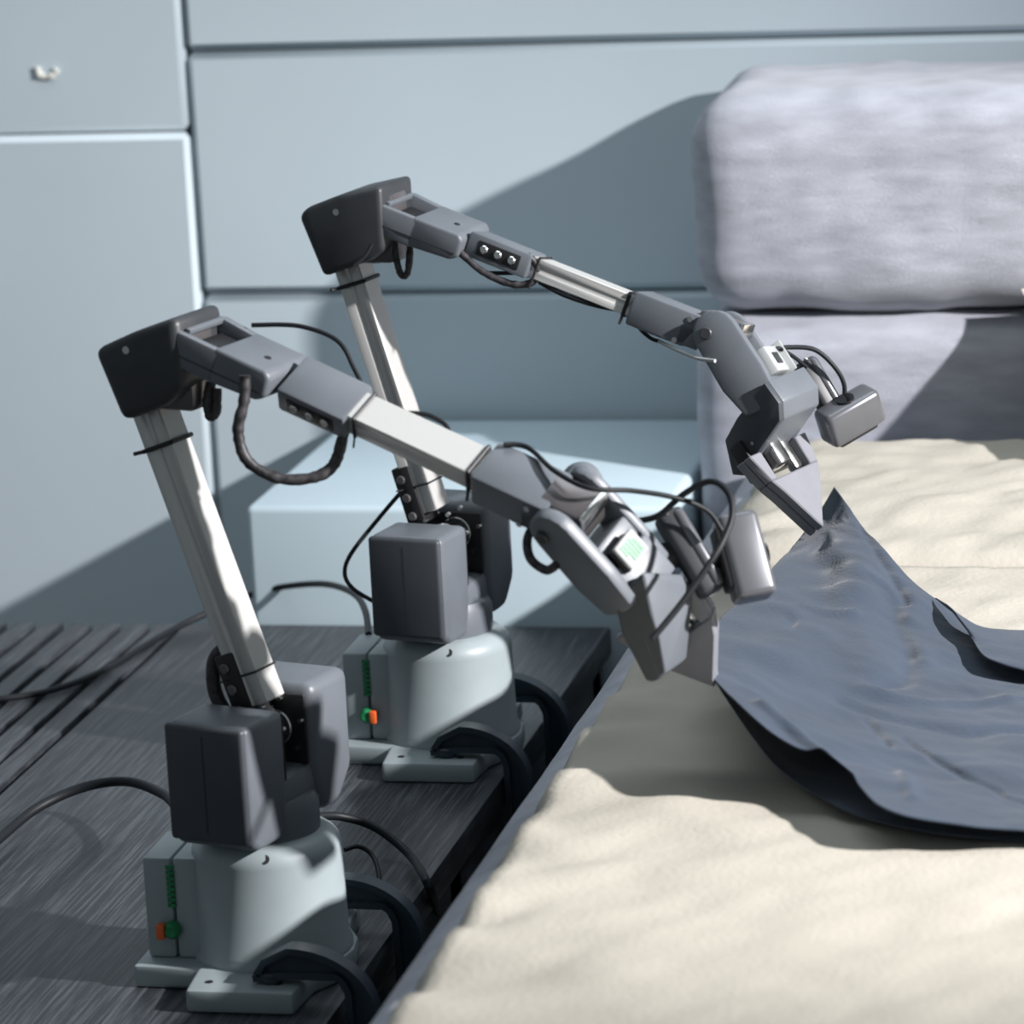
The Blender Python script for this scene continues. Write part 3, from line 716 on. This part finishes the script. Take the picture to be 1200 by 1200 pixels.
wires(rear, Er, 'wire', [(742, 368), (748, 383), (762, 396), (772, 400)], .0019, d=(depth_of(Er['rf'].p(.115, -.016, -.018)), depth_of(Er['rf'].p(.14, -.02, -.03))))
wires(rear, Er, 'wire', [(772, 400), (795, 411), (818, 420), (838, 423)], .0019, 'white', d=(depth_of(Er['rf'].p(.14, -.02, -.03)), depth_of(Er['wf'].p(.02, -.037, 0))))
wires(rear, Er, 'wire', [(436, 286), (428, 300), (415, 312)], .0018, d=(dE2, dE2))
wires(rear, Er, 'wire', [(905, 410), (925, 407), (955, 410), (978, 430), (989, 450), (989, 470)], .0023, d=(dr + .0, dr + .02))
wires(rear, Er, 'wire', [(915, 409), (930, 418), (945, 430)], .0020, d=(dr + .0, dr + .02))
wrist_camera(Er, (957, 450, math.radians(60), .1, .4, .026, .0105, .010), (996, 487, math.radians(-30), -.3, -.55, .031, .018, .015), (930, 470), dr + .03)

def ztable(pts, z0=TZ + .004): return [on_z(p[0], p[1], p[2] if len(p) > 2 else z0) for p in pts]
solo(G().tube(ztable([(-60, 1035), (0, 982, .43), (45, 946, .44), (100, 922, .452), (150, 916, .462), (190, 930, .468), (212, 948, .48)]) + [bf_ + np.array((-.058, .028, .125)), bf_ + np.array((-.058, .026, .106))], .0048, 12), 'power_cable', 'cable',
     'thick black cable arching from the left over the table to the near arm', 'cable', ztable([(100, 922)])[0])
solo(G().tube(ztable([(-40, 818), (0, 819), (60, 809), (120, 786), (185, 748), (235, 722, .432), (300, 695, .452), (345, 686, .468), (385, 685, .486), (415, 696, .505), (428, 716, .522), (432, 744, .530)]), .0036, 12), 'power_cable', 'cable',
     'thin black cable crossing the table slats to the socket of the far arm base', 'cable', ztable([(120, 786)])[0])
wires(rear, Er, 'wire', [(474, 572), (445, 606), (412, 648), (404, 672), (414, 690), (440, 706)], .0022, d=(4.10, 4.08))
solo(G().tube(ztable([(372, 957, .47), (400, 957, .463), (440, 970, .45), (480, 1002, .43), (502, 1038, .425), (514, 1075, .36), (516, 1110, .27), (505, 1160, .20)]), .0040, 12), 'power_cable', 'cable',
     'black cable drooping off the table edge behind the near arm', 'cable', ztable([(440, 970)])[0])
solo(G().tube(ztable([(404, 996, .468), (420, 992, .468), (436, 1002, .46), (444, 1026, .448), (444, 1060, .43)]), .0022, 10), 'wire', 'cable',
     'thin black wire looping from the near arm base to the clamp behind it', 'cable', ztable([(430, 1010)])[0])
